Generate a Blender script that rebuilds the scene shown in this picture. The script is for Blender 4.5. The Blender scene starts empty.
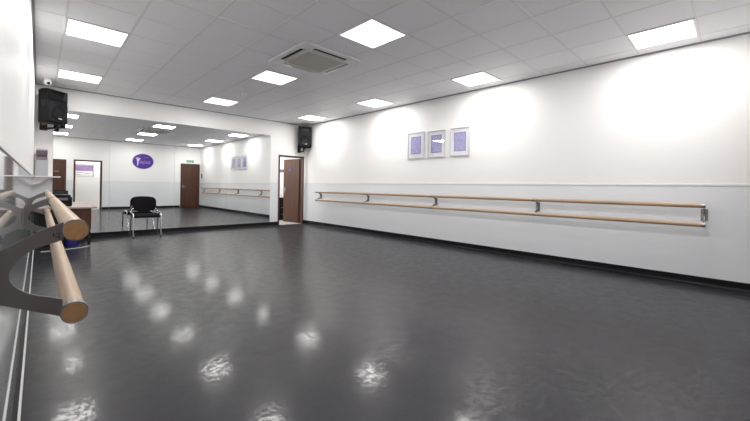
import bpy, bmesh, math, random
from mathutils import Vector, Matrix
random.seed(4)
C = bpy.context.scene.collection
PI = math.pi

# ------------------------------------------------------------------ sizes of the room (metres, floor at 0)
CAMH = 1.119
XL, XR = -0.08, 5.877            # left and right wall
YB, YN = 9.016, -0.482           # mirror wall and the wall behind the camera
ZC = 2.959                       # ceiling
SEAM = 1.2186                    # top of the glossy wall cladding

# ------------------------------------------------------------------ materials
def nodes(name):
    m = bpy.data.materials.new(name); m.use_nodes = True
    nt = m.node_tree
    return m, nt, nt.nodes['Principled BSDF']

def mat(name, col, rough=0.5, metal=0.0, spec=0.5, noise=0.0, nscale=20.0, bump=0.0, bscale=60.0, coat=0.0, stretch=None):
    m, nt, b = nodes(name)
    b.inputs['Base Color'].default_value = (*col, 1)
    b.inputs['Roughness'].default_value = rough
    b.inputs['Metallic'].default_value = metal
    b.inputs['Specular IOR Level'].default_value = spec
    b.inputs['Coat Weight'].default_value = coat
    tc = nt.nodes.new('ShaderNodeTexCoord')
    mp = nt.nodes.new('ShaderNodeMapping')
    nt.links.new(tc.outputs['Object'], mp.inputs['Vector'])
    if stretch: mp.inputs['Scale'].default_value = stretch
    if noise > 0:
        n = nt.nodes.new('ShaderNodeTexNoise'); n.inputs['Scale'].default_value = nscale; n.inputs['Detail'].default_value = 4
        nt.links.new(mp.outputs[0], n.inputs['Vector'])
        mx = nt.nodes.new('ShaderNodeMix'); mx.data_type = 'RGBA'
        mx.inputs['A'].default_value = (*[max(0, c*(1-noise)) for c in col], 1)
        mx.inputs['B'].default_value = (*[min(1, c*(1+noise)) for c in col], 1)
        nt.links.new(n.outputs['Fac'], mx.inputs['Factor'])
        nt.links.new(mx.outputs['Result'], b.inputs['Base Color'])
    if bump > 0:
        n2 = nt.nodes.new('ShaderNodeTexNoise'); n2.inputs['Scale'].default_value = bscale
        nt.links.new(mp.outputs[0], n2.inputs['Vector'])
        bp = nt.nodes.new('ShaderNodeBump'); bp.inputs['Strength'].default_value = bump; bp.inputs['Distance'].default_value = 0.002
        nt.links.new(n2.outputs['Fac'], bp.inputs['Height'])
        nt.links.new(bp.outputs[0], b.inputs['Normal'])
    return m

def emis(name, col, s):
    m, nt, b = nodes(name)
    b.inputs['Base Color'].default_value = (0.9, 0.9, 0.9, 1)
    b.inputs['Emission Color'].default_value = (*col, 1)
    b.inputs['Emission Strength'].default_value = s
    return m

def glass_mat(name):
    m = bpy.data.materials.new(name); m.use_nodes = True
    nt = m.node_tree; nt.nodes.clear()
    o = nt.nodes.new('ShaderNodeOutputMaterial'); mx = nt.nodes.new('ShaderNodeMixShader')
    t = nt.nodes.new('ShaderNodeBsdfTransparent'); g = nt.nodes.new('ShaderNodeBsdfGlossy'); f = nt.nodes.new('ShaderNodeMath'); lw = nt.nodes.new('ShaderNodeLayerWeight'); pw = nt.nodes.new('ShaderNodeMath'); pw.operation = 'POWER'; pw.inputs[1].default_value = 5; f.operation = 'MULTIPLY_ADD'; f.inputs[1].default_value = .9; f.inputs[2].default_value = .04; lw.inputs[0].default_value = .5; nt.links.new(lw.outputs['Facing'], pw.inputs[0]); nt.links.new(pw.outputs[0], f.inputs[0])
    g.inputs['Roughness'].default_value = 0.02
    nt.links.new(f.outputs[0], mx.inputs[0]); nt.links.new(t.outputs[0], mx.inputs[1]); nt.links.new(g.outputs[0], mx.inputs[2])
    nt.links.new(mx.outputs[0], o.inputs['Surface'])
    return m

def floor_mat():
    m, nt, b = nodes('dark_vinyl_floor')
    tc = nt.nodes.new('ShaderNodeTexCoord')
    def noise(scale, detail, st=(1, 1, 1), rot=0):
        mp = nt.nodes.new('ShaderNodeMapping'); mp.inputs['Scale'].default_value = st; mp.inputs['Rotation'].default_value = (0, 0, rot)
        nt.links.new(tc.outputs['Object'], mp.inputs['Vector'])
        n = nt.nodes.new('ShaderNodeTexNoise'); n.inputs['Scale'].default_value = scale; n.inputs['Detail'].default_value = detail
        nt.links.new(mp.outputs[0], n.inputs['Vector']); return n
    big = noise(1.3, 3)
    fine = noise(9, 6, (1, 1, 1))
    sc = noise(9, 4, (1, 3, 1), 0.6)
    sc2 = noise(12, 4, (3, 1, 1), 0.25)
    ramp = nt.nodes.new('ShaderNodeMapRange'); ramp.inputs['From Min'].default_value = .3; ramp.inputs['From Max'].default_value = .7
    ramp.inputs['To Min'].default_value = .30; ramp.inputs['To Max'].default_value = .42
    nt.links.new(fine.outputs['Fac'], ramp.inputs['Value']); nt.links.new(ramp.outputs[0], b.inputs['Roughness'])
    mx = nt.nodes.new('ShaderNodeMix'); mx.data_type = 'RGBA'
    mx.inputs['A'].default_value = (.017, .018, .023, 1); mx.inputs['B'].default_value = (.024, .025, .031, 1)
    nt.links.new(big.outputs['Fac'], mx.inputs['Factor']); nt.links.new(mx.outputs['Result'], b.inputs['Base Color'])
    add = nt.nodes.new('ShaderNodeMath'); add.operation = 'ADD'
    nt.links.new(sc.outputs['Fac'], add.inputs[0]); nt.links.new(sc2.outputs['Fac'], add.inputs[1])
    bp = nt.nodes.new('ShaderNodeBump'); bp.inputs['Strength'].default_value = .25; bp.inputs['Distance'].default_value = .0002
    nt.links.new(add.outputs[0], bp.inputs['Height']); nt.links.new(bp.outputs[0], b.inputs['Normal'])
    b.inputs['Specular IOR Level'].default_value = .2
    # polished dress on top, scuffed through in small patches
    sc3 = noise(18, 9, (1, 2.2, 1), 0.5); sc4 = noise(24, 9, (2, 1, 1), 0.2)
    mul = nt.nodes.new('ShaderNodeMath'); mul.operation = 'ADD'
    nt.links.new(sc3.outputs['Fac'], mul.inputs[0]); nt.links.new(sc4.outputs['Fac'], mul.inputs[1])
    r2 = nt.nodes.new('ShaderNodeMapRange'); r2.inputs['From Min'].default_value = .92; r2.inputs['From Max'].default_value = 1.1
    r2.inputs['To Min'].default_value = .08; r2.inputs['To Max'].default_value = .42
    nt.links.new(mul.outputs[0], r2.inputs['Value']); nt.links.new(r2.outputs[0], b.inputs['Coat Weight'])
    b.inputs['Coat Roughness'].default_value = .115; b.inputs['Coat IOR'].default_value = 1.45
    b.inputs['Coat Tint'].default_value = (1, .97, .93, 1)
    nt.links.new(bp.outputs[0], b.inputs['Coat Normal'])
    return m

def wood_mat(name, c1, c2, rough, stretch, scale=6):
    m, nt, b = nodes(name)
    tc = nt.nodes.new('ShaderNodeTexCoord'); mp = nt.nodes.new('ShaderNodeMapping'); mp.inputs['Scale'].default_value = stretch
    nt.links.new(tc.outputs['Object'], mp.inputs['Vector'])
    n = nt.nodes.new('ShaderNodeTexNoise'); n.inputs['Scale'].default_value = scale; n.inputs['Detail'].default_value = 6; n.inputs['Distortion'].default_value = .6
    nt.links.new(mp.outputs[0], n.inputs['Vector'])
    r = nt.nodes.new('ShaderNodeValToRGB'); r.color_ramp.elements[0].position = .3; r.color_ramp.elements[1].position = .72
    r.color_ramp.elements[0].color = (*c1, 1); r.color_ramp.elements[1].color = (*c2, 1)
    nt.links.new(n.outputs['Fac'], r.inputs[0]); nt.links.new(r.outputs[0], b.inputs['Base Color'])
    b.inputs['Roughness'].default_value = rough
    return m

def print_mat():
    # soft violet print with paler rows of lettering too small to read
    m, nt, b = nodes('violet_print')
    tc = nt.nodes.new('ShaderNodeTexCoord'); mp = nt.nodes.new('ShaderNodeMapping'); mp.inputs['Scale'].default_value = (1, 14, 46)
    nt.links.new(tc.outputs['Object'], mp.inputs['Vector'])
    n = nt.nodes.new('ShaderNodeTexNoise'); n.inputs['Scale'].default_value = 1.4; n.inputs['Detail'].default_value = 3
    nt.links.new(mp.outputs[0], n.inputs['Vector'])
    r = nt.nodes.new('ShaderNodeValToRGB'); r.color_ramp.elements[0].position = .42; r.color_ramp.elements[1].position = .68
    r.color_ramp.elements[0].color = (.36, .34, .64, 1); r.color_ramp.elements[1].color = (.60, .59, .84, 1)
    nt.links.new(n.outputs['Fac'], r.inputs[0]); nt.links.new(r.outputs[0], b.inputs['Base Color'])
    b.inputs['Roughness'].default_value = .5
    return m

M = {}
M['paint'] = mat('white_wall_paint', (.925, .92, .91), .5, noise=.005, nscale=3, bump=.04, bscale=120)
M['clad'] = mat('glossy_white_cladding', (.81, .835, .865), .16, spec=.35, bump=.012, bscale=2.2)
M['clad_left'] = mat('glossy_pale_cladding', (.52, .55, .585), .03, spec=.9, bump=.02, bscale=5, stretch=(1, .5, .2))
M['cap'] = mat('white_plastic_trim', (.85, .85, .85), .3)
M['tile'] = mat('ceiling_tile', (.925, .92, .955), .6, noise=.03, nscale=90, bump=.1, bscale=200)
M['grid'] = mat('ceiling_grid_metal', (.80, .79, .81), .45)
M['angle'] = mat('grey_wall_angle', (.34, .34, .35), .5)
M['floor'] = floor_mat()
M['black_vinyl'] = mat('black_vinyl_skirting', (.006, .006, .007), .4, spec=.22)
M['light'] = emis('lit_diffuser', (1, .985, .965), 3.0)
M['white_plastic'] = mat('white_plastic', (.8, .8, .8), .35)
M['cream_plastic'] = mat('pale_grey_plastic', (.62, .61, .58), .4)
M['grille'] = mat('grey_intake_grille', (.60, .58, .53), .5)
M['dark_slot'] = mat('dark_air_slot', (.02, .02, .02), .6)
M['mirror'] = mat('silvered_mirror', (.86, .88, .87), 0.0, metal=1.0)
M['mirror_edge'] = mat('mirror_edge', (.25, .33, .31), .2)
M['brown_door'] = wood_mat('brown_door_wood', (.064, .022, .010), (.094, .035, .016), .35, (3, 3, .35))
M['brown_frame'] = wood_mat('dark_brown_frame_wood', (.06, .026, .018), (.09, .038, .026), .35, (4, 4, .5))
M['steel'] = mat('brushed_steel', (.33, .32, .31), .34, metal=1.0, bump=.03, bscale=300)
M['chrome'] = mat('chrome', (.8, .8, .8), .12, metal=1.0)
M['rail_wood'] = wood_mat('pale_maple_rail', (.41, .285, .185), (.50, .365, .25), .38, (5, .35, 5), 8)
M['end_grain'] = mat('end_grain_wood', (.30, .165, .07), .6, noise=.35, nscale=70)
M['black_plastic'] = mat('black_plastic', (.004, .004, .005), .45, spec=.2, bump=.05, bscale=250)
M['black_mesh'] = mat('dark_speaker_mesh', (.007, .007, .009), .6, spec=.2, bump=.3, bscale=600)
M['dark_metal'] = mat('black_metal', (.015, .015, .015), .4, metal=.3)
M['fabric'] = mat('black_fabric', (.007, .006, .008), .9, spec=.15, bump=.3, bscale=400)
M['badge'] = mat('pale_badge', (.6, .6, .6), .3)
M['yellow'] = mat('yellow_sticker', (.42, .27, .02), .5)
M['purple'] = mat('purple_sign', (.085, .028, .30), .4, noise=.15, nscale=8)
M['pale_violet'] = mat('pale_violet_lettering', (.72, .65, .92), .5)
M['door_oval'] = mat('dull_violet_oval', (.075, .038, .11), .5)
M['halo'] = mat('lilac_sign_rim', (.78, .74, .88), .4)
M['mid_violet'] = mat('mid_violet_lettering', (.36, .26, .66), .5)
M['green'] = mat('green_exit_sign', (.02, .27, .13), .4)
M['silver_frame'] = mat('silver_grey_frame', (.62, .62, .65), .35)
M['mount'] = mat('white_picture_mount', (.86, .86, .91), .6)
M['print'] = print_mat()
M['print_edge'] = mat('violet_print_border', (.30, .27, .52), .5)
M['glass'] = glass_mat('picture_glass')
M['table_top'] = wood_mat('pale_brown_desktop', (.42, .33, .29), (.5, .40, .36), .3, (4, .4, 4), 9)
M['grey_box'] = mat('grey_card', (.42, .43, .46), .6, noise=.05)
M['plum'] = mat('dark_plum_card', (.10, .075, .095), .55)
M['dark_plum'] = mat('charcoal_plum_card', (.055, .045, .06), .55)
M['mauve'] = mat('mauve_card', (.20, .145, .155), .55)
M['pale_top'] = mat('pale_grey_card', (.45, .44, .46), .55)
M['blue'] = mat('blue_plastic', (.02, .02, .22), .4)
M['shelf'] = mat('white_shelf_board', (.76, .76, .76), .35)
M['annex_floor'] = mat('pale_grey_floor', (.42, .41, .40), .5, noise=.06, nscale=12)
M['red'] = mat('red_plastic', (.22, .07, .07), .4)
M['banner'] = mat('purple_banner', (.32, .21, .40), .5, noise=.45, nscale=7)
M['paper'] = mat('white_paper', (.8, .8, .8), .6)
M['grey_notice'] = mat('grey_notice', (.16, .15, .17), .6)
M['dark_line'] = mat('dark_board_edge', (.08, .07, .08), .5)
M['etched'] = mat('etched_mark', (.05, .05, .05), .5, metal=.6)

# ------------------------------------------------------------------ mesh helpers
def box(bm, x0, x1, y0, y1, z0, z1, mi=0):
    vs = [bm.verts.new(p) for p in ((x0,y0,z0),(x1,y0,z0),(x1,y1,z0),(x0,y1,z0),(x0,y0,z1),(x1,y0,z1),(x1,y1,z1),(x0,y1,z1))]
    fs = []
    for f in ((3,2,1,0),(4,5,6,7),(0,1,5,4),(1,2,6,5),(2,3,7,6),(3,0,4,7)):
        fc = bm.faces.new([vs[i] for i in f]); fc.material_index = mi; fs.append(fc)
    return vs, fs

def bbox(bm, x0, x1, y0, y1, z0, z1, r=.004, seg=2):
    """a box with rounded edges"""
    t = bmesh.new(); box(t, x0, x1, y0, y1, z0, z1)
    bmesh.ops.bevel(t, geom=t.edges[:], offset=r, segments=seg, profile=.5, affect='EDGES')
    join(bm, t)

def join(bm, t, mx=None):
    if mx is not None: bmesh.ops.transform(t, matrix=mx, verts=t.verts)
    me = bpy.data.meshes.new('tmp'); t.to_mesh(me); t.free(); bm.from_mesh(me); bpy.data.meshes.remove(me)

def prism(bm, pts, axis, a, b):
    """closed outline pts (2D) pushed along axis from a to b"""
    def P(p, t):
        return {'x': (t, p[0], p[1]), 'y': (p[0], t, p[1]), 'z': (p[0], p[1], t)}[axis]
    A = [bm.verts.new(P(p, a)) for p in pts]; B = [bm.verts.new(P(p, b)) for p in pts]
    n = len(pts)
    bm.faces.new(A); bm.faces.new(B[::-1])
    for i in range(n): bm.faces.new((A[i], B[i], B[(i+1) % n], A[(i+1) % n]))
    bmesh.ops.recalc_face_normals(bm, faces=bm.faces[:])

def tube(bm, pts, r, seg=12, sx=1.0):
    pts = [Vector(p) for p in pts]; rings = []
    up = None
    for i, p in enumerate(pts):
        d = (pts[min(i+1, len(pts)-1)] - pts[max(i-1, 0)]).normalized()
        if up is None:
            up = Vector((0, 0, 1)) if abs(d.z) < .9 else Vector((1, 0, 0))
        u = d.cross(up).normalized(); w = u.cross(d).normalized(); up = w
        rings.append([bm.verts.new(p + r*(math.cos(2*PI*k/seg)*u*sx + math.sin(2*PI*k/seg)*w)) for k in range(seg)])
    for a, b in zip(rings, rings[1:]):
        for k in range(seg): bm.faces.new((a[k], a[(k+1) % seg], b[(k+1) % seg], b[k]))
    bm.faces.new(rings[0][::-1]); bm.faces.new(rings[-1])
    bmesh.ops.recalc_face_normals(bm, faces=bm.faces[:])

def fillet(pts, r=.05, n=5):
    """round the corners of a polyline"""
    pts = [Vector(p) for p in pts]; out = [pts[0]]
    for a, b, c in zip(pts, pts[1:], pts[2:]):
        d1 = (a-b); d2 = (c-b); k = min(r, d1.length*.45, d2.length*.45)
        p, q = b + d1.normalized()*k, b + d2.normalized()*k
        for i in range(n+1):
            t = i/n; out.append(p*(1-t)**2 + b*2*t*(1-t) + q*t*t)
    out.append(pts[-1]); return out

def lathe(bm, prof, seg=32, cx=0, cy=0):
    """profile of (radius, z) turned about z"""
    rings = []
    for r, z in prof:
        rings.append([bm.verts.new((cx + r*math.cos(2*PI*k/seg), cy + r*math.sin(2*PI*k/seg), z)) for k in range(seg)])
    for a, b in zip(rings, rings[1:]):
        for k in range(seg): bm.faces.new((a[k], a[(k+1) % seg], b[(k+1) % seg], b[k]))
    bm.faces.new(rings[0][::-1]); bm.faces.new(rings[-1])
    bmesh.ops.recalc_face_normals(bm, faces=bm.faces[:])

def obj(name, bm, mats, parent=None, smooth=False, loc=None):
    me = bpy.data.meshes.new(name); bm.to_mesh(me); bm.free()
    for m in (mats if isinstance(mats, (list, tuple)) else [mats]): me.materials.append(M[m])
    if smooth:
        for p in me.polygons: p.use_smooth = True
        me.set_sharp_from_angle(angle=math.radians(40))
    o = bpy.data.objects.new(name, me); C.objects.link(o)
    if loc: o.location = loc
    if parent: o.parent = parent
    return o

def tag(o, label, cat, group=None):
    o['label'] = label; o['category'] = cat
    if group: o['group'] = group
    return o

def thing(name, label, cat, loc=(0, 0, 0), rz=0, group=None):
    o = bpy.data.objects.new(name, None); C.objects.link(o)
    o.location = loc; o.rotation_euler = (0, 0, rz); o.empty_display_size = .1
    return tag(o, label, cat, group)

def struct(name, bm, mats, parent=None, smooth=False):
    o = obj(name, bm, mats, parent, smooth)
    if parent is None: o['kind'] = 'structure'
    return o

def dup(root, loc, label, rz=None, group=None):
    r = root.copy(); C.objects.link(r); r.location = loc; r['label'] = label
    if rz is not None: r.rotation_euler = (0, 0, rz)
    if group: r['group'] = group
    for ch in list(root.children):
        c = ch.copy(); C.objects.link(c); c.parent = r
        for g in list(ch.children):
            d = g.copy(); C.objects.link(d); d.parent = c
    return r

def BM(): return bmesh.new()

# ------------------------------------------------------------------ room shell
bm = BM(); box(bm, XL-.15, XR+.15, YN-.12, YB+.0, -.06, 0)
struct('floor', bm, 'floor')

def wall_x(name, y0, y1, x0, x1, holes, mats, ztop=ZC+.12):
    """wall along x with door holes (xa, xb, ztop); cladding below the seam, paint above"""
    bm = BM()
    xs = sorted({x0, x1, *[h[0] for h in holes], *[h[1] for h in holes]})
    for a, b in zip(xs, xs[1:]):
        h = next((h for h in holes if h[0] <= a and b <= h[1]), None)
        if h: box(bm, a, b, y0, y1, h[2], ztop, 0)
        else:
            box(bm, a, b, y0, y1, -.06, SEAM, 1); box(bm, a, b, y0, y1, SEAM, ztop, 0)
    return struct(name, bm, mats)

def wall_y(name, x0, x1, y0, y1, mats):
    bm = BM(); box(bm, x0, x1, y0, y1, -.06, SEAM, 1); box(bm, x0, x1, y0, y1, SEAM, ZC+.12, 0)
    return struct(name, bm, mats)

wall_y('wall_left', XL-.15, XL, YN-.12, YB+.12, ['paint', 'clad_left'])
wall_y('wall_right', XR, XR+.15, YN-.12, YB+.12, ['paint', 'clad'])
wall_x('wall_back', YB, YB+.12, XL, XR, [(4.995, 5.815, 1.995)], ['paint', 'clad'])
D_EXIT = (5.0, 5.835, 2.125); D_CORR = (1.03, 1.92, 2.045); D_LEFT = (-.04, .765, 2.03)
wall_x('wall_near', YN-.12, YN, XL, XR, [D_EXIT, D_CORR, D_LEFT], ['paint', 'clad'])

bm = BM(); box(bm, XL-.15, XR+.15, YN-.12, YB+.12, ZC, ZC+.1)
struct('ceiling', bm, 'tile')

# exposed tee grid of the suspended ceiling, 600 mm module
bm = BM(); T = .011
GX = [.1945 + .6*k for k in range(0, 10)]
GY = [7.53 + .6*k for k in range(-13, 3)]
for x in GX:
    if XL < x < XR: box(bm, x-T, x+T, YN, YB, ZC-.0025, ZC+.001)
for y in GY:
    if YN < y < YB: box(bm, XL, XR, y-T, y+T, ZC-.0022, ZC+.001)
struct('trim_1', bm, 'grid')
bm = BM()                                     # grey wall angle round the edge of the ceiling
for (a, b, c, d) in ((XR-.022, XR, YN, YB), (XL, XL+.022, YN, YB), (XL, XR, YB-.022, YB), (XL, XR, YN, YN+.022)):
    box(bm, a, b, c, d, ZC-.016, ZC)
struct('trim_2', bm, 'angle')

# white capping strip on top of the cladding
bm = BM()
box(bm, XR-.006, XR, YN, YB, SEAM-.011, SEAM+.011)
struct('trim_3', bm, 'cap')
bm = BM(); box(bm, XL, XL+.005, YN, YB, SEAM-.008, SEAM+.008); struct('trim_4', bm, 'cap')

# coved black vinyl skirting
def cove(d):                                  # profile: (distance from wall, z)
    p = [(0, 0), (.034, 0)] + [(.034 - .03*math.sin(t), .034 - .034*math.cos(t)) for t in [PI/2*k/6 for k in range(1, 7)]]
    return p + [(.004, .1), (0, .1)]
bm = BM(); prism(bm, [(XR-s, z) for s, z in cove(1)], 'y', YN, YB); struct('baseboard_right', bm, 'black_vinyl', smooth=True)
bm = BM()
prism(bm, [(YB-s, z) for s, z in cove(1)], 'x', XL, 4.98); prism(bm, [(YB-s, z) for s, z in cove(1)], 'x', 5.83, XR)
struct('baseboard_back', bm, 'black_vinyl', smooth=True)
bm = BM()
for a, b in ((.785, 1.0), (1.95, 4.965), (5.855, XR)): prism(bm, [(YN+s, z) for s, z in cove(1)], 'x', a, b)
struct('baseboard_near', bm, 'black_vinyl', smooth=True)
bm = BM(); box(bm, XL, XL+.0195, YN, YB, 0, .03, 1); box(bm, XL+.0196, XL+.029, YN, YB, 0, .03, 0); struct('baseboard_left', bm, ['cap', 'black_vinyl'])

# ------------------------------------------------------------------ doors
def door_frame(bm, x0, x1, zt, y0, y1, w=.045):
    box(bm, x0, x0+w, y0, y1, 0, zt); box(bm, x1-w, x1, y0, y1, 0, zt); box(bm, x0+w, x1-w, y0, y1, zt-w, zt)

def lever(parent, x, y, z, side, face):
    """lever handle on a plate, face = -1 / +1 along y"""
    bm = BM(); bbox(bm, x-.022, x+.022, y, y+face*.008, z-.09, z+.09, .003)
    tube(bm, [(x, y, z), (x, y+face*.05, z), (x+side*.02, y+face*.055, z), (x+side*.12, y+face*.055, z)], .010)
    return obj('door_handle', bm, 'steel', parent, True)

# door_1: brown door beside the mirror, swung open into the next room
d1 = bpy.data.objects.new('door_1', None); C.objects.link(d1); d1['kind'] = 'structure'; d1.location = (5.4, YB, 0)
d1['label'] = 'brown wooden door standing open right of the mirror'
bm = BM(); door_frame(bm, 4.981-5.4, 5.829-5.4, 2.012, -.014, .13)
obj('door_frame', bm, 'brown_frame', d1)
leaf = bpy.data.objects.new('door_leaf', None)
bm = BM(); bbox(bm, -.74, 0, -.022, .022, .008, 1.955, .002)
leaf = obj('door_leaf', bm, 'brown_door', d1)
leaf.location = (5.772-5.4, .135, 0); leaf.rotation_euler = (0, 0, -math.radians(82))
lever(leaf, -.68, .022, 1.0, 1, 1); lever(leaf, -.68, -.022, 1.0, 1, -1)
bm = BM()
n = 28; prism(bm, [(-.42+.115*math.cos(2*PI*k/n), 1.63+.07*math.sin(2*PI*k/n)) for k in range(n)], 'y', -.027, -.0222)
so = obj('door_sign', bm, 'door_oval', leaf); so['label'] = 'small purple oval sign on the door'
bm = BM(); box(bm, -.47, -.37, -.029, -.0271, 1.622, 1.638); obj('sign_lettering', bm, 'mauve', leaf)

# door_2: closed brown exit door in the wall opposite the mirror
def closed_door(name, x0, x1, zt, label, handle_side):
    d = bpy.data.objects.new(name, None); C.objects.link(d); d['kind'] = 'structure'; d.location = ((x0+x1)/2, YN, 0); d['label'] = label
    h = (x1-x0)/2
    bm = BM(); door_frame(bm, -h-.018, h+.018, zt+.012, -.125, .014); obj('door_frame', bm, 'brown_frame', d)
    bm = BM(); bbox(bm, -h+.03, h-.03, -.06, -.016, .008, zt-.036, .002); l = obj('door_leaf', bm, 'brown_door', d)
    lever(l, -h*handle_side+.09*handle_side, -.016, 1.0, handle_side, 1)
    return d, l
d2, l2 = closed_door('door_2', *D_EXIT, 'closed brown exit door seen in the mirror', 1)
d4, l4 = closed_door('door_4', *D_LEFT, 'brown door near the left wall seen in the mirror', 1)
bm = BM(); box(bm, .05, .2, -.0158, -.013, 1.53, 1.6); obj('door_sign', bm, 'mauve', l4)
# door_3: open doorway to the corridor
d3 = bpy.data.objects.new('door_3', None); C.objects.link(d3); d3['kind'] = 'structure'; d3.location = (1.475, YN, 0)
d3['label'] = 'dark wood framed doorway open to a bright corridor'
bm = BM(); door_frame(bm, -.465, .465, 2.062, -.125, .014, .06); obj('door_frame', bm, 'brown_frame', d3)

# ------------------------------------------------------------------ rooms glimpsed through the two open doorways
AY = 11.0
bm = BM(); box(bm, 4.3, 7.3, YB, AY+.1, -.06, -.001); struct('floor_annex', bm, 'annex_floor')
bm = BM(); box(bm, 4.2, 7.4, AY, AY+.1, -.06, 2.8); struct('wall_annex_back', bm, 'paint')
bm = BM(); box(bm, 4.2, 4.3, YB+.12, AY, -.06, 2.8); struct('wall_annex_left', bm, 'paint')
bm = BM(); box(bm, 7.3, 7.4, YB+.12, AY, -.06, 2.8); struct('wall_annex_right', bm, 'paint')
bm = BM(); box(bm, XR+.15, 7.4, YB+.02, YB+.12, -.06, 2.8); struct('wall_annex_front', bm, 'paint')
bm = BM(); box(bm, 4.2, 7.4, YB+.12, AY+.1, 2.7, 2.8); struct('ceiling_annex', bm, 'tile')
CY = -1.80
bm = BM(); box(bm, XL-.15, 4.1, CY-.1, YN-.12, -.06, 0); struct('floor_corridor', bm, 'annex_floor')
bm = BM(); box(bm, XL-.15, 4.1, CY-.1, CY, 0, 2.8); struct('wall_corridor_back', bm, 'paint')
bm = BM(); box(bm, XL-.25, XL-.15, CY-.1, YN-.12, 0, 2.8); struct('wall_corridor_left', bm, 'paint')
bm = BM(); box(bm, 4.1, 4.2, CY-.1, YN-.12, 0, 2.8); struct('wall_corridor_right', bm, 'paint')
bm = BM(); box(bm, XL-.15, 4.1, CY-.1, YN-.12, 2.7, 2.8); struct('ceiling_corridor', bm, 'tile')
def area(name, loc, size, power, sy=None):
    l = bpy.data.lights.new(name, 'AREA'); l.energy = power; l.size = size; l.color = (1, .97, .94)
    l.shape = 'RECTANGLE'; l.size_y = sy or size
    o = bpy.data.objects.new(name, l); C.objects.link(o); o.location = loc; return o
area('annex_ceiling_lamp', (5.3, 10.2, 2.69), .6, 42)
area('corridor_ceiling_lamp', (1.6, -1.15, 2.69), 1.2, 28, .5)

# things in them
bm = BM(); bbox(bm, 5.45, 6.3, 10.3, 10.75, .0, .70, .01); t = thing('cabinet', 'black low cabinet in the next room, glimpsed past the open door', 'cabinet', (0, 0, 0))
obj('body', bm, 'black_plastic', t)
bm = BM(); bbox(bm, 5.43, 6.32, 10.28, 10.77, .70, .73, .006); obj('top', bm, 'black_plastic', t)
for z in (.24, .47):
    bm = BM(); bbox(bm, 5.47, 6.28, 10.285, 10.3, z-.22, z-.005, .004); dr = obj('drawer', bm, 'black_plastic', t)
    bm = BM(); tube(bm, [(5.8, 10.286, z-.06), (5.8, 10.268, z-.06), (5.95, 10.268, z-.06), (5.95, 10.286, z-.06)], .005, 8); obj('handle', bm, 'steel', dr)
bm = BM(); box(bm, 6.03, 6.33, AY-.012, AY-.001, 1.60, 1.70)
tag(obj('wall_notice', bm, 'grey_notice'), 'small dark grey notice on the white wall beyond the open door', 'notice')
# corridor notice board with a purple banner
t = thing('notice_board', 'white notice board with a purple banner, through the doorway seen in the mirror', 'notice board', (1.42, CY, 1.62))
bm = BM(); bbox(bm, -.38, .34, .001, .016, -.22, .30, .003); obj('board', bm, 'paper', t)
bm = BM(); box(bm, -.36, .33, .0165, .018, .02, .28); obj('banner', bm, 'banner', t)
bm = BM(); box(bm, .325, .345, .0005, .022, -.22, .31); box(bm, -.38, .325, .0005, .022, .295, .31); obj('edge_strip', bm, 'dark_line', t)
for k, (a, b) in enumerate(((-.3, -.02), (.02, .25), (-.3, -.1))):
    bm = BM(); box(bm, a, b, .0165, .0175, -.05-.05*k, -.035-.05*k); obj('lettering', bm, 'grey_notice', t)

# ------------------------------------------------------------------ ceiling lights (4 rows x 3)
LX0, LY0 = .4945, 7.83
row_txt = ['in the row nearest the mirror', 'in the second row from the mirror', 'in the third row from the mirror', 'in the row farthest from the mirror']
col_txt = ['along the left wall', 'down the middle', 'along the right wall']
lroot = None
for r in range(4):
    for c in range(3):
        p = (LX0 + 2.4*c, LY0 - 2.4*r, ZC)
        lab = f'square lit ceiling panel {row_txt[r]}, {col_txt[c]}'
        if lroot is None:
            lroot = thing('ceiling_light', lab, 'ceiling light', p, 0, 'square lit ceiling panels')
            bm = BM(); s, i = .2985, .276
            for a, b, e, f in ((-s, s, -s, -i), (-s, s, i, s), (-s, -i, -i, i), (i, s, -i, i)): box(bm, a, b, e, f, -.012, -.003)
            obj('frame', bm, 'white_plastic', lroot)
            bm = BM(); box(bm, -i, i, -i, i, -.0095, -.004); obj('diffuser', bm, 'light', lroot)
        else:
            dup(lroot, p, lab)

# the prismatic diffusers throw most of their light downwards
for r in range(4):
    for c in range(3):
        l = area('panel_lamp', (LX0 + 2.4*c, LY0 - 2.4*r, ZC-.014), .53, 21); l.data.spread = math.radians(180)

# ------------------------------------------------------------------ ceiling air conditioner
t = thing('ceiling_air_conditioner', 'square white ceiling cassette air conditioner with grey intake grille', 'air conditioner', (2.894, 4.23, ZC))
bm = BM(); H = .475
prof = [(H, -.003), (H, -.02), (H-.012, -.028), (.418, -.034)]
def sq(bm, rows):
    rings = [[bm.verts.new((sx*r, sy*r, z)) for sx, sy in ((-1, -1), (1, -1), (1, 1), (-1, 1))] for r, z in rows]
    for a, b in zip(rings, rings[1:]):
        for k in range(4): bm.faces.new((a[k], a[(k+1) % 4], b[(k+1) % 4], b[k]))
    return rings
sq(bm, prof + [(.414, -.02), (.41, -.016)]); bmesh.ops.recalc_face_normals(bm, faces=bm.faces[:])
obj('fascia', bm, 'white_plastic', t)
bm = BM(); box(bm, -.413, .413, -.413, .413, -.018, -.004); obj('air_slot', bm, 'dark_slot', t)
for k in range(4):
    bm = BM()
    # slightly open louver flap between the fascia and the grille
    tmp = BM(); bbox(tmp, -.265, .265, -.018, .018, -.003, .003, .002)
    join(bm, tmp, Matrix.Translation((0, .350, -.034)) @ Matrix.Rotation(math.radians(10), 4, 'X'))
    bmesh.ops.rotate(bm, verts=bm.verts, cent=(0, 0, 0), matrix=Matrix.Rotation(k*PI/2, 3, 'Z'))
    obj('louver', bm, 'cream_plastic', t)
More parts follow.
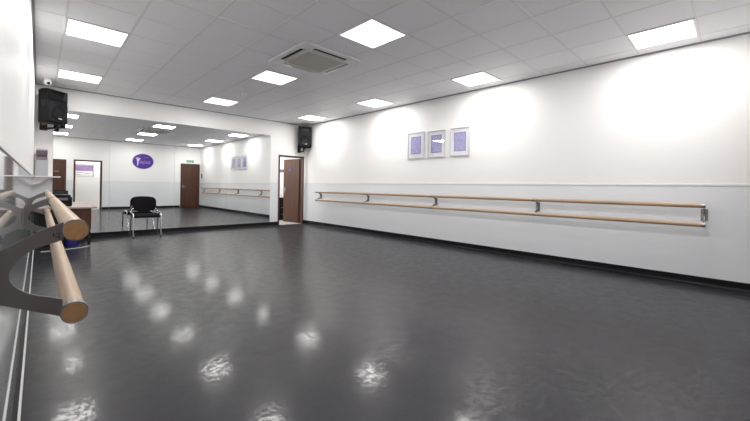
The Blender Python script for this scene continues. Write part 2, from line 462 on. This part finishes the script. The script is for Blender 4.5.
for k in range(4):
    bm = BM(); tmp = BM(); bbox(tmp, .285, .414, .285, .414, -.036, -.012, .004); join(bm, tmp)
    bmesh.ops.rotate(bm, verts=bm.verts, cent=(0, 0, 0), matrix=Matrix.Rotation(k*PI/2, 3, 'Z'))
    obj('corner_cover', bm, 'white_plastic', t)
bm = BM(); sq(bm, [(.328, -.016), (.328, -.038), (.322, -.044), (.292, -.044), (.288, -.038)]); bmesh.ops.recalc_face_normals(bm, faces=bm.faces[:])
obj('grille_frame', bm, 'cream_plastic', t)
bm = BM(); box(bm, -.29, .29, -.29, .29, -.036, -.02)
for k in range(29):
    y = -.28 + .02*k; box(bm, -.289, .289, y-.0055, y+.0055, -.042, -.036)
obj('intake_grille', bm, 'grille', t)

# ------------------------------------------------------------------ mirrors, four panels side by side
xs = [.187, 1.066, 2.294, 3.512, 4.727]
names = ['narrow wall mirror panel at the left end behind the desk', 'wall mirror panel directly behind the black chair',
         'wall mirror panel second from the right end', 'wall mirror panel at the right end, nearest the open door']
for k in range(4):
    bm = BM(); a, b = xs[k] + (.0012 if k else 0), xs[k+1] - (.0012 if k < 3 else 0)
    vs, fs = box(bm, a, b, YB-.007, YB-.001, .1005, 2.533, 1)
    fs[2].material_index = 0
    tag(obj('wall_mirror', bm, ['mirror', 'mirror_edge']), names[k], 'mirror', 'tall wall mirror panels')

# ------------------------------------------------------------------ ballet barres
PLATE = [(.130, -.108), (.105, -.119), (.083, -.129), (.062, -.142), (.046, -.153), (.022, -.167), (0.002, -.178),
         (.002, -.308), (.012, -.310), (.067, -.336), (.130, -.366), (.130, -.319), (.105, -.308), (.085, -.301), (.066, -.292), (.051, -.281),
         (.040, -.271), (.033, -.26), (.028, -.250), (.027, -.241), (.028, -.229), (.032, -.219), (.038, -.206), (.046, -.196), (.058, -.185), (.074, -.176), (.1, -.166), (.130, -.157)]
RT, RB, RS, RR = -.131, -.357, .155, .027

def barre(label, wall, side, y0, y1, dz, ys):
    """two wooden rails on C-shaped steel brackets; side = +1 when the room lies towards +x"""
    t = thing('ballet_barre', label, 'ballet barre', (wall, y0, 0))
    zt, zb = CAMH+RT+dz, CAMH+RB+dz
    for z in (zt, zb):
        bm = BM(); tube(bm, [(side*RS, 0, z), (side*RS, y1-y0, z)], RR, 28); rl = obj('rail', bm, 'rail_wood', t, True)
        for e in (0, y1-y0):
            bm = BM(); q = e-.0006 if e == 0 else e+.0006
            tube(bm, [(side*RS, q, z), (side*RS, e + (.002 if e == 0 else -.002), z)], RR-.0012, 28); obj('end_grain', bm, 'end_grain', rl)
    for y in ys:
        y -= y0
        bm = BM(); prism(bm, [(side*s, CAMH+z+dz) for s, z in PLATE], 'y', y-.003, y+.003)
        br = obj('bracket', bm, 'steel', t)
        bm = BM(); bbox(bm, min(side*.0005, side*.006), max(side*.0005, side*.006), y-.032, y+.032, CAMH-.315+dz, CAMH-.172+dz, .002); obj('wall_plate', bm, 'steel', br)
        for z in (zt, zb):
            bm = BM(); seg = 28; ring = []
            for yy, rr in ((y-.016, RR+.0002), (y-.016, RR+.003), (y+.016, RR+.003), (y+.016, RR+.0002)):
                ring.append([bm.verts.new((side*RS + rr*math.cos(2*PI*k/seg), yy, z + rr*math.sin(2*PI*k/seg))) for k in range(seg)])
            for q in range(4):
                A, B = ring[q], ring[(q+1) % 4]
                for k in range(seg): bm.faces.new((A[k], A[(k+1) % seg], B[(k+1) % seg], B[k]))
            bmesh.ops.recalc_face_normals(bm, faces=bm.faces[:])
            obj('collar', bm, 'steel', br, True)
        for zz in (-.205, -.285):
            bm = BM(); tmp = BM(); lathe(tmp, [(.006, 0), (.006, .002), (.003, .004)], 12); 
            join(bm, tmp, Matrix.Translation((side*.006, y+.018, CAMH+zz+dz)) @ Matrix.Rotation(side*PI/2, 4, 'Y'))
            obj('screw', bm, 'chrome', br)
    return t
lb = barre('double wooden ballet barre in the left foreground, on curved steel brackets', XL, 1, 1.246, 5.95, 0, (1.262, 3.25, 5.25))
# etched maker's mark on the nearest bracket
near = [c for c in lb.children if c.name.startswith('bracket')][0]
bm = BM()
for a, b, c, d in ((.1085, -.147, .1105, -.137), (.1115, -.143, .116, -.1415), (.112, -.148, .119, -.1465), (.116, -.139, .1235, -.1375), (.120, -.153, .122, -.143)):
    box(bm, a, c, 1.262-1.246-.0034, 1.262-1.246-.0029, CAMH+b, CAMH+d)
obj('etched_mark', bm, 'etched', near)
barre('long double wooden ballet barre along the right wall', XR, -1, .262, 8.215, -.021, (.28, 2.215, 4.2, 6.2, 8.17))

# ------------------------------------------------------------------ three framed prints
for k, (ya, yb, za, zb) in enumerate(((4.512, 4.960, 1.752, 2.315), (3.995, 4.425, 1.752, 2.300), (3.452, 3.877, 1.752, 2.302))):
    txt = ['framed violet print on the right wall, leftmost of the three', 'framed violet print on the right wall, middle one, with a light reflected in its glass',
           'framed violet print on the right wall, rightmost of the three'][k]
    t = thing('picture_frame', txt, 'picture', (XR, (ya+yb)/2, (za+zb)/2), 0, 'framed violet prints')
    w, h = (yb-ya)/2, (zb-za)/2; f = .02
    bm = BM()
    for a, b, c, d in ((-w, w, h-f, h), (-w, w, -h, -h+f), (-w, -w+f, -h+f, h-f), (w-f, w, -h+f, h-f)): bbox(bm, -.026, -.001, a, b, c, d, .003)
    obj('frame', bm, 'silver_frame', t)
    bm = BM(); box(bm, -.012, -.004, -w+f*.6, w-f*.6, -h+f*.6, h-f*.6); obj('mount', bm, 'mount', t)
    pw, ph = w*.60, h*.66
    bm = BM(); box(bm, -.0135, -.0122, -pw, pw, -ph, ph); obj('print_border', bm, 'print_edge', t)
    bm = BM(); box(bm, -.0142, -.0136, -pw*.86, pw*.86, -ph*.9, ph*.9); obj('print', bm, 'print', t)
    bm = BM(); box(bm, -.0185, -.0170, -w+f*.7, w-f*.7, -h+f*.7, h-f*.7); obj('glass', bm, 'glass', t)

# ------------------------------------------------------------------ loudspeakers
def speaker(label, loc, rz):
    """front faces local -y; origin at the middle of the base"""
    t = thing('loudspeaker', label, 'loudspeaker', loc, rz, 'wall-mounted loudspeakers')
    W, D, Hh = .19, .26, .61
    bm = BM()
    out = [(-W, 0), (-W+.012, -.012), (W-.012, -.012), (W, 0), (W-.008, .13), (W-.05, D-.03), (W-.08, D), (-W+.08, D), (-W+.05, D-.03), (-W+.008, .13)]
    prism(bm, out, 'z', .0, Hh)
    bmesh.ops.bevel(bm, geom=[e for e in bm.edges if abs(e.verts[0].co.z-e.verts[1].co.z) < 1e-5], offset=.022, segments=3, profile=.5, affect='EDGES')
    obj('cabinet', bm, 'black_plastic', t, True)
    # front baffle ribs
    bm = BM(); prism(bm, [(-W+.015, .03), (W-.015, .03), (W-.015, .345), (W-.05, .39), (-W+.05, .39), (-W+.015, .345)], 'y', -.024, -.012)
    obj('woofer_grille', bm, 'black_mesh', t)
    bm = BM(); tmp = BM(); lathe(tmp, [(.135, 0), (.135, .006), (.125, .010), (.118, .006), (.06, .002), (.0601, .003)], 36)
    join(bm, tmp, Matrix.Translation((0, -.0235, .195)) @ Matrix.Rotation(PI/2, 4, 'X')); obj('woofer_ring', bm, 'black_plastic', t, True)
    # horn: a flared recess
    bm = BM()
    def rect(w, h, y, zc=.505): return [bm.verts.new((a*w, y, zc + b*h)) for a, b in ((-1, -1), (1, -1), (1, 1), (-1, 1))]
    R = [rect(.165, .09, -.012), rect(.165, .09, -.03), rect(.145, .075, -.03), rect(.10, .045, .012-.02), rect(.03, .03, .0-.004)]
    for A, B in zip(R, R[1:]):
        for k in range(4): bm.faces.new((A[k], A[(k+1) % 4], B[(k+1) % 4], B[k]))
    bm.faces.new(R[-1]); bmesh.ops.recalc_face_normals(bm, faces=bm.faces[:])
    obj('horn', bm, 'black_plastic', t)
    bm = BM(); bbox(bm, .0, .062, -.037, -.024, .082, .096, .001); obj('badge', bm, 'badge', t)
    bm = BM(); bbox(bm, -W+.008, -W+.035, .03, .12, .28, .40, .008)
    bmesh.ops.translate(bm, verts=bm.verts, vec=(-.008, 0, 0)); obj('carry_handle', bm, 'dark_metal', t)
    return t
speaker('black loudspeaker high on the left, above the desk corner', (.225, 8.60, CAMH+1.08), math.radians(40))
speaker('black loudspeaker above the open brown door', (5.625, 8.66, CAMH+1.14), math.radians(-28))

def spk_bracket(label, wallpt, axis, top, sticker):
    t = thing('speaker_bracket', label, 'bracket', wallpt, 0, 'speaker wall brackets')
    x, y, z = wallpt; tx, ty, tz = top
    bm = BM(); bbox(bm, -.055, .055, -.012, -.001, -.12, .10, .003); obj('wall_plate', bm, 'dark_metal', t)
    bm = BM(); tube(bm, fillet([(0, -.012, -.09), (tx-x, ty-y, -.09), (tx-x, ty-y, tz-z-.004)], .04), .02, 12); obj('arm', bm, 'dark_metal', t, True)
    bm = BM(); tube(bm, [(tx-x, ty-y, tz-z-.05), (tx-x, ty-y, tz-z-.005)], .035, 14); obj('socket', bm, 'dark_metal', t, True)
    if sticker:
        bm = BM(); box(bm, -.03, .035, -.0135, -.0122, -.02, .07); obj('sticker', bm, 'yellow', t)
    return t
spk_bracket('black bracket with a yellow sticker under the left loudspeaker', (.045, YB, CAMH+1.10), 'y', (.245, 8.68, CAMH+1.08), True)
spk_bracket('black bracket under the loudspeaker above the open door', (5.655, YB, CAMH+1.12), 'y', (5.655, 8.76, CAMH+1.14), False)

# ------------------------------------------------------------------ ceiling camera and detector
t = thing('security_camera', 'white turret security camera on the ceiling above the left loudspeaker', 'security camera', (.085, 8.40, ZC))
bm = BM(); lathe(bm, [(.06, -.003), (.06, -.025), (.052, -.034)], 28); obj('base', bm, 'white_plastic', t, True)
bm = BM(); bmesh.ops.create_uvsphere(bm, u_segments=28, v_segments=16, radius=.055); bmesh.ops.translate(bm, verts=bm.verts, vec=(0, 0, -.07)); obj('ball', bm, 'white_plastic', t, True)
bm = BM(); tmp = BM(); lathe(tmp, [(.023, 0), (.023, .012), (.016, .016)], 20)
dirv = Vector((.25, -.85, -.42)).normalized()
join(bm, tmp, Matrix.Translation(Vector((0, 0, -.07)) + dirv*.046) @ dirv.to_track_quat('Z', 'Y').to_matrix().to_4x4()); obj('lens', bm, 'black_plastic', t, True)

t = thing('smoke_detector', 'small round white smoke detector on the ceiling', 'smoke detector', (2.95, 6.76, ZC))
bm = BM(); lathe(bm, [(.05, -.003), (.05, -.018), (.045, -.022)], 28); obj('base', bm, 'white_plastic', t, True)
bm = BM(); lathe(bm, [(.036, -.0225), (.040, -.036), (.034, -.048), (.015, -.052)], 28); obj('sensing_chamber', bm, 'white_plastic', t, True)

# ------------------------------------------------------------------ wall opposite the mirror: oval sign, exit sign, call point
t = thing('oval_sign', 'purple oval sign with a pale dancing figure, seen in the mirror', 'sign', (3.42, YN, CAMH+1.01))
n = 48
bm = BM(); prism(bm, [(.435*math.cos(2*PI*k/n), .365*math.sin(2*PI*k/n)) for k in range(n)], 'y', .001, .008); obj('rim', bm, 'halo', t)
bm = BM(); prism(bm, [(.405*math.cos(2*PI*k/n), .338*math.sin(2*PI*k/n)) for k in range(n)], 'y', .0082, .014); obj('plaque', bm, 'purple', t)
SX = -1      # as read in the mirror the figure stands at the left
def P2(pts): return [(SX*a, b) for a, b in pts]
X0s = 1
bm = BM()    # leaping figure with raised arms, at +x side of the real sign seen from the room
fig = [(-.29, .15), (-.25, .155), (-.215, .09), (-.18, .10), (-.14, .15), (-.10, .145), (-.145, .05), (-.175, .0), (-.18, -.08), (-.195, -.20), (-.225, -.205), (-.225, -.08), (-.232, .02), (-.255, .09)]
prism(bm, fig, 'y', .0142, .0165)
n2 = 14; prism(bm, [(-.2+.028*math.cos(2*PI*k/n2), .145+.032*math.sin(2*PI*k/n2)) for k in range(n2)], 'y', .0142, .0165)
obj('dancing_figure', bm, 'pale_violet', t)
bm = BM()
x = -.13
for k, (h0, h1) in enumerate(((-.1, .01), (-.1, .01), (-.16, .01), (-.1, .06), (-.1, .01), (-.1, .01), (-.1, .06))):
    box(bm, x, x+.014, .0142, .0160, h0, h1); box(bm, x+.014, x+.04, .0142, .0160, -.01, .006); box(bm, x+.014, x+.04, .0142, .0160, -.1, -.086); box(bm, x+.028, x+.04, .0142, .0160, -.086, -.01)
    x += .062
obj('lettering', bm, 'mid_violet', t)
bm = BM()
for k in range(5): box(bm, .06+.03*k, .078+.03*k, .0142, .0160, .165, .195)
obj('small_lettering', bm, 'mid_violet', t)

t = thing('exit_sign', 'green and white exit sign above the brown door, seen in the mirror', 'exit sign', (5.40, YN, CAMH+1.135))
bm = BM(); bbox(bm, -.17, .17, .001, .014, -.065, .065, .002); obj('panel', bm, 'paper', t)
bm = BM(); box(bm, -.055, .055, .0142, .0152, -.06, .06); box(bm, -.165, -.075, .0142, .0152, -.06, .06); box(bm, .075, .165, .0142, .0152, -.06, .06); obj('green_field', bm, 'green', t)
bm = BM()    # running figure
prism(bm, [(-.02, .0), (.0, .02), (.018, .0), (.03, -.05), (.018, -.05), (.005, -.01), (-.01, -.02), (-.035, -.05), (-.045, -.042), (-.02, -.012)], 'y', .0153, .0165)
prism(bm, [(.0+.012*math.cos(2*PI*k/10), .036+.012*math.sin(2*PI*k/10)) for k in range(10)], 'y', .0153, .0165)
obj('running_figure', bm, 'paper', t)
bm = BM(); prism(bm, [(-.14, -.01), (-.12, -.01), (-.12, -.03), (-.095, .0), (-.12, .03), (-.12, .012), (-.14, .012)], 'y', .0153, .0165); obj('arrow', bm, 'paper', t)
bm = BM(); box(bm, .1, .106, .0153, .0165, -.04, .04); box(bm, .14, .146, .0153, .0165, -.04, .04); box(bm, .106, .14, .0153, .0165, .034, .04); obj('doorway_symbol', bm, 'paper', t)

t = thing('fire_call_point', 'small red and grey call point on the right wall beside the exit door', 'call point', (XR, -.17, CAMH+.43))
bm = BM(); bbox(bm, -.045, -.001, -.045, .045, .0, .1, .005); obj('housing', bm, 'red', t)
bm = BM(); bbox(bm, -.03, -.001, -.05, .05, -.105, -.01, .005); obj('lower_box', bm, 'grey_notice', t)

# ------------------------------------------------------------------ corner desk, printer, shelf and what is on it
t = thing('desk', 'low desk with a pale brown top in the mirror corner', 'desk', (.34, 8.48, 0))
bm = BM(); bbox(bm, -.415, .435, -.51, .51, .661, .689, .003); obj('desktop', bm, 'table_top', t)
bm = BM(); bbox(bm, -.06, .355, -.455, -.437, .27, .655, .002); p = obj('modesty_panel', bm, 'brown_door', t)
for sx in (-.37, .33):
    for sy in (-.40, .46):
        bm = BM(); bbox(bm, sx-.02, sx+.02, sy-.02, sy+.02, .0, .661, .003); obj('leg', bm, 'dark_metal', t)
bm = BM(); bbox(bm, -.35, .31, -.42, -.38, .6, .64, .003); obj('cross_rail', bm, 'dark_metal', t)

t = thing('printer', 'black desktop printer on the corner desk', 'printer', (.30, 8.42, .69))
bm = BM(); bbox(bm, -.17, .14, -.17, .19, .003, .17, .02, 3); obj('body', bm, 'black_plastic', t, True)
bm = BM(); bbox(bm, -.15, .12, -.15, .17, .171, .205, .012, 3); obj('scanner_lid', bm, 'black_plastic', t, True)
bm = BM(); bbox(bm, -.11, .09, -.30, -.16, .03, .045, .004); obj('paper_tray', bm, 'black_plastic', t)
bm = BM(); tmp = BM(); bbox(tmp, -.12, .10, -.004, .004, 0, .15, .003); join(bm, tmp, Matrix.Translation((0, .18, .14)) @ Matrix.Rotation(math.radians(-25), 4, 'X')); obj('paper_support', bm, 'black_plastic', t)
bm = BM(); bbox(bm, -.1, .08, -.176, -.169, .11, .15, .002); obj('control_strip', bm, 'grey_notice', t)


t = thing('waste_bin', 'blue plastic bin on the floor under the corner desk', 'bin', (.44, 8.12, 0))
bm = BM(); lathe(bm, [(.085, .0), (.10, .24), (.106, .24), (.106, .255), (.097, .255), (.08, .02)], 28); obj('tub', bm, 'blue', t, True)

t = thing('wall_shelf', 'white wall shelf in the left corner beside the mirror', 'shelf', (XL, 8.85, CAMH+.10))
bm = BM(); bbox(bm, .001, .372, -.14, .155, -.008, .010, .002); obj('board', bm, 'shelf', t)
for y in (-.08, .1):
    bm = BM(); prism(bm, [(.001, -.009), (.22, -.009), (.22, -.02), (.02, -.15), (.001, -.15)], 'y', y-.006, y+.006); obj('support', bm, 'shelf', t)
zs = CAMH+.111
t = thing('file_box', 'grey card file box standing on the white wall shelf', 'box', (.03, 8.84, zs))
bm = BM(); bbox(bm, -.085, .085, -.1, .1, .0, .25, .004); obj('body', bm, 'grey_box', t)
bm = BM(); bbox(bm, -.088, .088, -.103, .103, .25, .292, .004); obj('lid', bm, 'grey_box', t)
z = zs + .293
for mt, h, w, lab in (('mauve', .056, .078, 'mauve box, lowest of the stack on the grey file box'), ('dark_plum', .052, .074, 'charcoal box, second from the bottom of the stack on the grey file box'),
                      ('plum', .070, .078, 'dark plum box, third from the bottom of the stack on the grey file box'), ('pale_top', .03, .075, 'thin pale grey box on top of the stack on the grey file box')):
    bm = BM(); bbox(bm, .03-w, .03+w, 8.84-.095, 8.84+.095, z, z+h-.001, .003); z += h
    tag(obj('flat_box', bm, mt), lab, 'box', 'flat boxes stacked on the grey file box')

t = thing('dark_filler_box', 'added black box darkening the space under the wall end of the corner desk', 'filler box', (.10, 8.40, 0))  # plain black box added so the gap under the desk stays dark
bm = BM(); bbox(bm, -.155, .155, -.22, .22, .002, .56, .012); obj('body', bm, 'dark_metal', t)
bm = BM(); bbox(bm, -.16, .16, -.225, .225, .562, .60, .008); obj('lid', bm, 'dark_metal', t)

# thin white cable on the floor in front of the desk
bm = BM(); tube(bm, fillet([(.03, 7.62, .004), (.35, 7.66, .004), (.62, 7.78, .004), (.72, 8.02, .004), (.70, 8.6, .004)], .12), .004, 8)
tag(obj('floor_cable', bm, 'cap', smooth=True), 'thin white cable on the floor in front of the desk', 'cable')

# ------------------------------------------------------------------ chair, facing the camera (local -y)
t = thing('stacking_chair', 'black upholstered chair with chrome legs standing in front of the mirror', 'chair', (1.662, 8.63, 0), math.radians(-4))
bm = BM(); bbox(bm, -.235, .235, -.25, .20, .435, .485, .02, 4)
for v in bm.verts:
    if v.co.z > .46: v.co.z += .012*(1 - (v.co.x/.235)**2)
    if v.co.y < -.15: v.co.z -= (-.15-v.co.y)*.25
obj('seat', bm, 'fabric', t, True)
bm = BM()    # backrest: rounded, curved pad leaning back
n = 14; wv = []
outline = []
for k in range(48):
    a = 2*PI*k/48; ca, sa = math.cos(a), math.sin(a)
    x = .222*math.copysign(abs(ca)**.55, ca); zz = .155*math.copysign(abs(sa)**.6, sa)
    if zz < 0: zz -= .02*(1-(x/.222)**2)
    outline.append((x, zz))
def bp(x, zz, off): return (x, 0.235 + zz*.16 + .05*(1-(x/.222)**2) + off, .685 + zz)
rings = []
for sc, off in ((.0, -.032), (.5, -.031), (.9, -.024), (1.0, -.004), (1.0, .012), (.94, .022), (.5, .026), (.0, .027)):
    rings.append([bm.verts.new(bp(x*sc, zz*sc, off)) for x, zz in outline] if sc else [bm.verts.new(bp(0, 0, off))])
for A, B in zip(rings, rings[1:]):
    m_ = 48
    for k in range(m_):
        if len(A) == 1: bm.faces.new((A[0], B[k], B[(k+1) % m_]))
        elif len(B) == 1: bm.faces.new((A[k], B[0], A[(k+1) % m_]))
        else: bm.faces.new((A[k], B[k], B[(k+1) % m_], A[(k+1) % m_]))
bmesh.ops.recalc_face_normals(bm, faces=bm.faces[:])
obj('backrest', bm, 'fabric', t, True)
for s in (-1, 1):
    bm = BM(); tube(bm, fillet([(s*.245, -.265, .0), (s*.245, -.245, .49), (s*.25, -.06, .51), (s*.247, .17, .495), (s*.215, .262, .56), (s*.17, .29, .66)], .05), .0135, 12)
    obj('leg', bm, 'chrome', t, True)
    bm = BM(); tube(bm, fillet([(s*.25, .29, .0), (s*.245, .12, .46), (s*.245, .05, .50)], .05), .0135, 12)
    obj('leg', bm, 'chrome', t, True)
    for y in (-.265, .29):
        bm = BM(); lathe(bm, [(.017, .0), (.017, .022), (.014, .024)], 14, s*(.245 if y < 0 else .25), y); obj('foot_cap', bm, 'black_plastic', t, True)
bm = BM(); tube(bm, [(-.245, -.13, .43), (.245, -.13, .43)], .010, 10); tube(bm, [(-.245, .13, .43), (.245, .13, .43)], .010, 10); obj('cross_bar', bm, 'chrome', t, True)

# ------------------------------------------------------------------ camera
th, roll = .7542, .0165
fpx, cx, vy = 348.97, 367.04, 187.42
f = Vector((math.sin(th), math.cos(th), 0)); r0 = Vector((math.cos(th), -math.sin(th), 0)); u0 = Vector((0, 0, 1))
r = r0*math.cos(roll) + u0*math.sin(roll); u = u0*math.cos(roll) - r0*math.sin(roll)
cam = bpy.data.cameras.new('camera'); co = bpy.data.objects.new('camera', cam); C.objects.link(co)
cam.sensor_fit = 'HORIZONTAL'; cam.sensor_width = 36; cam.lens = 36*fpx/750
cam.shift_x = (375-cx)/750; cam.shift_y = (vy-210.5)/750; cam.clip_start = .01
mw = Matrix((r, u, -f)).transposed().to_4x4(); mw.translation = (0, 0, CAMH); co.matrix_world = mw
sc = bpy.context.scene; sc.camera = co

# ------------------------------------------------------------------ world and view
w = bpy.data.worlds.new('world'); sc.world = w; w.use_nodes = True
w.node_tree.nodes['Background'].inputs[0].default_value = (0, 0, 0, 1)
sc.cycles.max_bounces = 20; sc.cycles.diffuse_bounces = 14; sc.cycles.glossy_bounces = 10; sc.cycles.use_denoising = True
sc.cycles.caustics_reflective = True
vs = sc.view_settings
vs.view_transform = 'Standard'; vs.look = 'None'; vs.gamma = 1; vs.use_curve_mapping = False; vs.exposure = -0.04
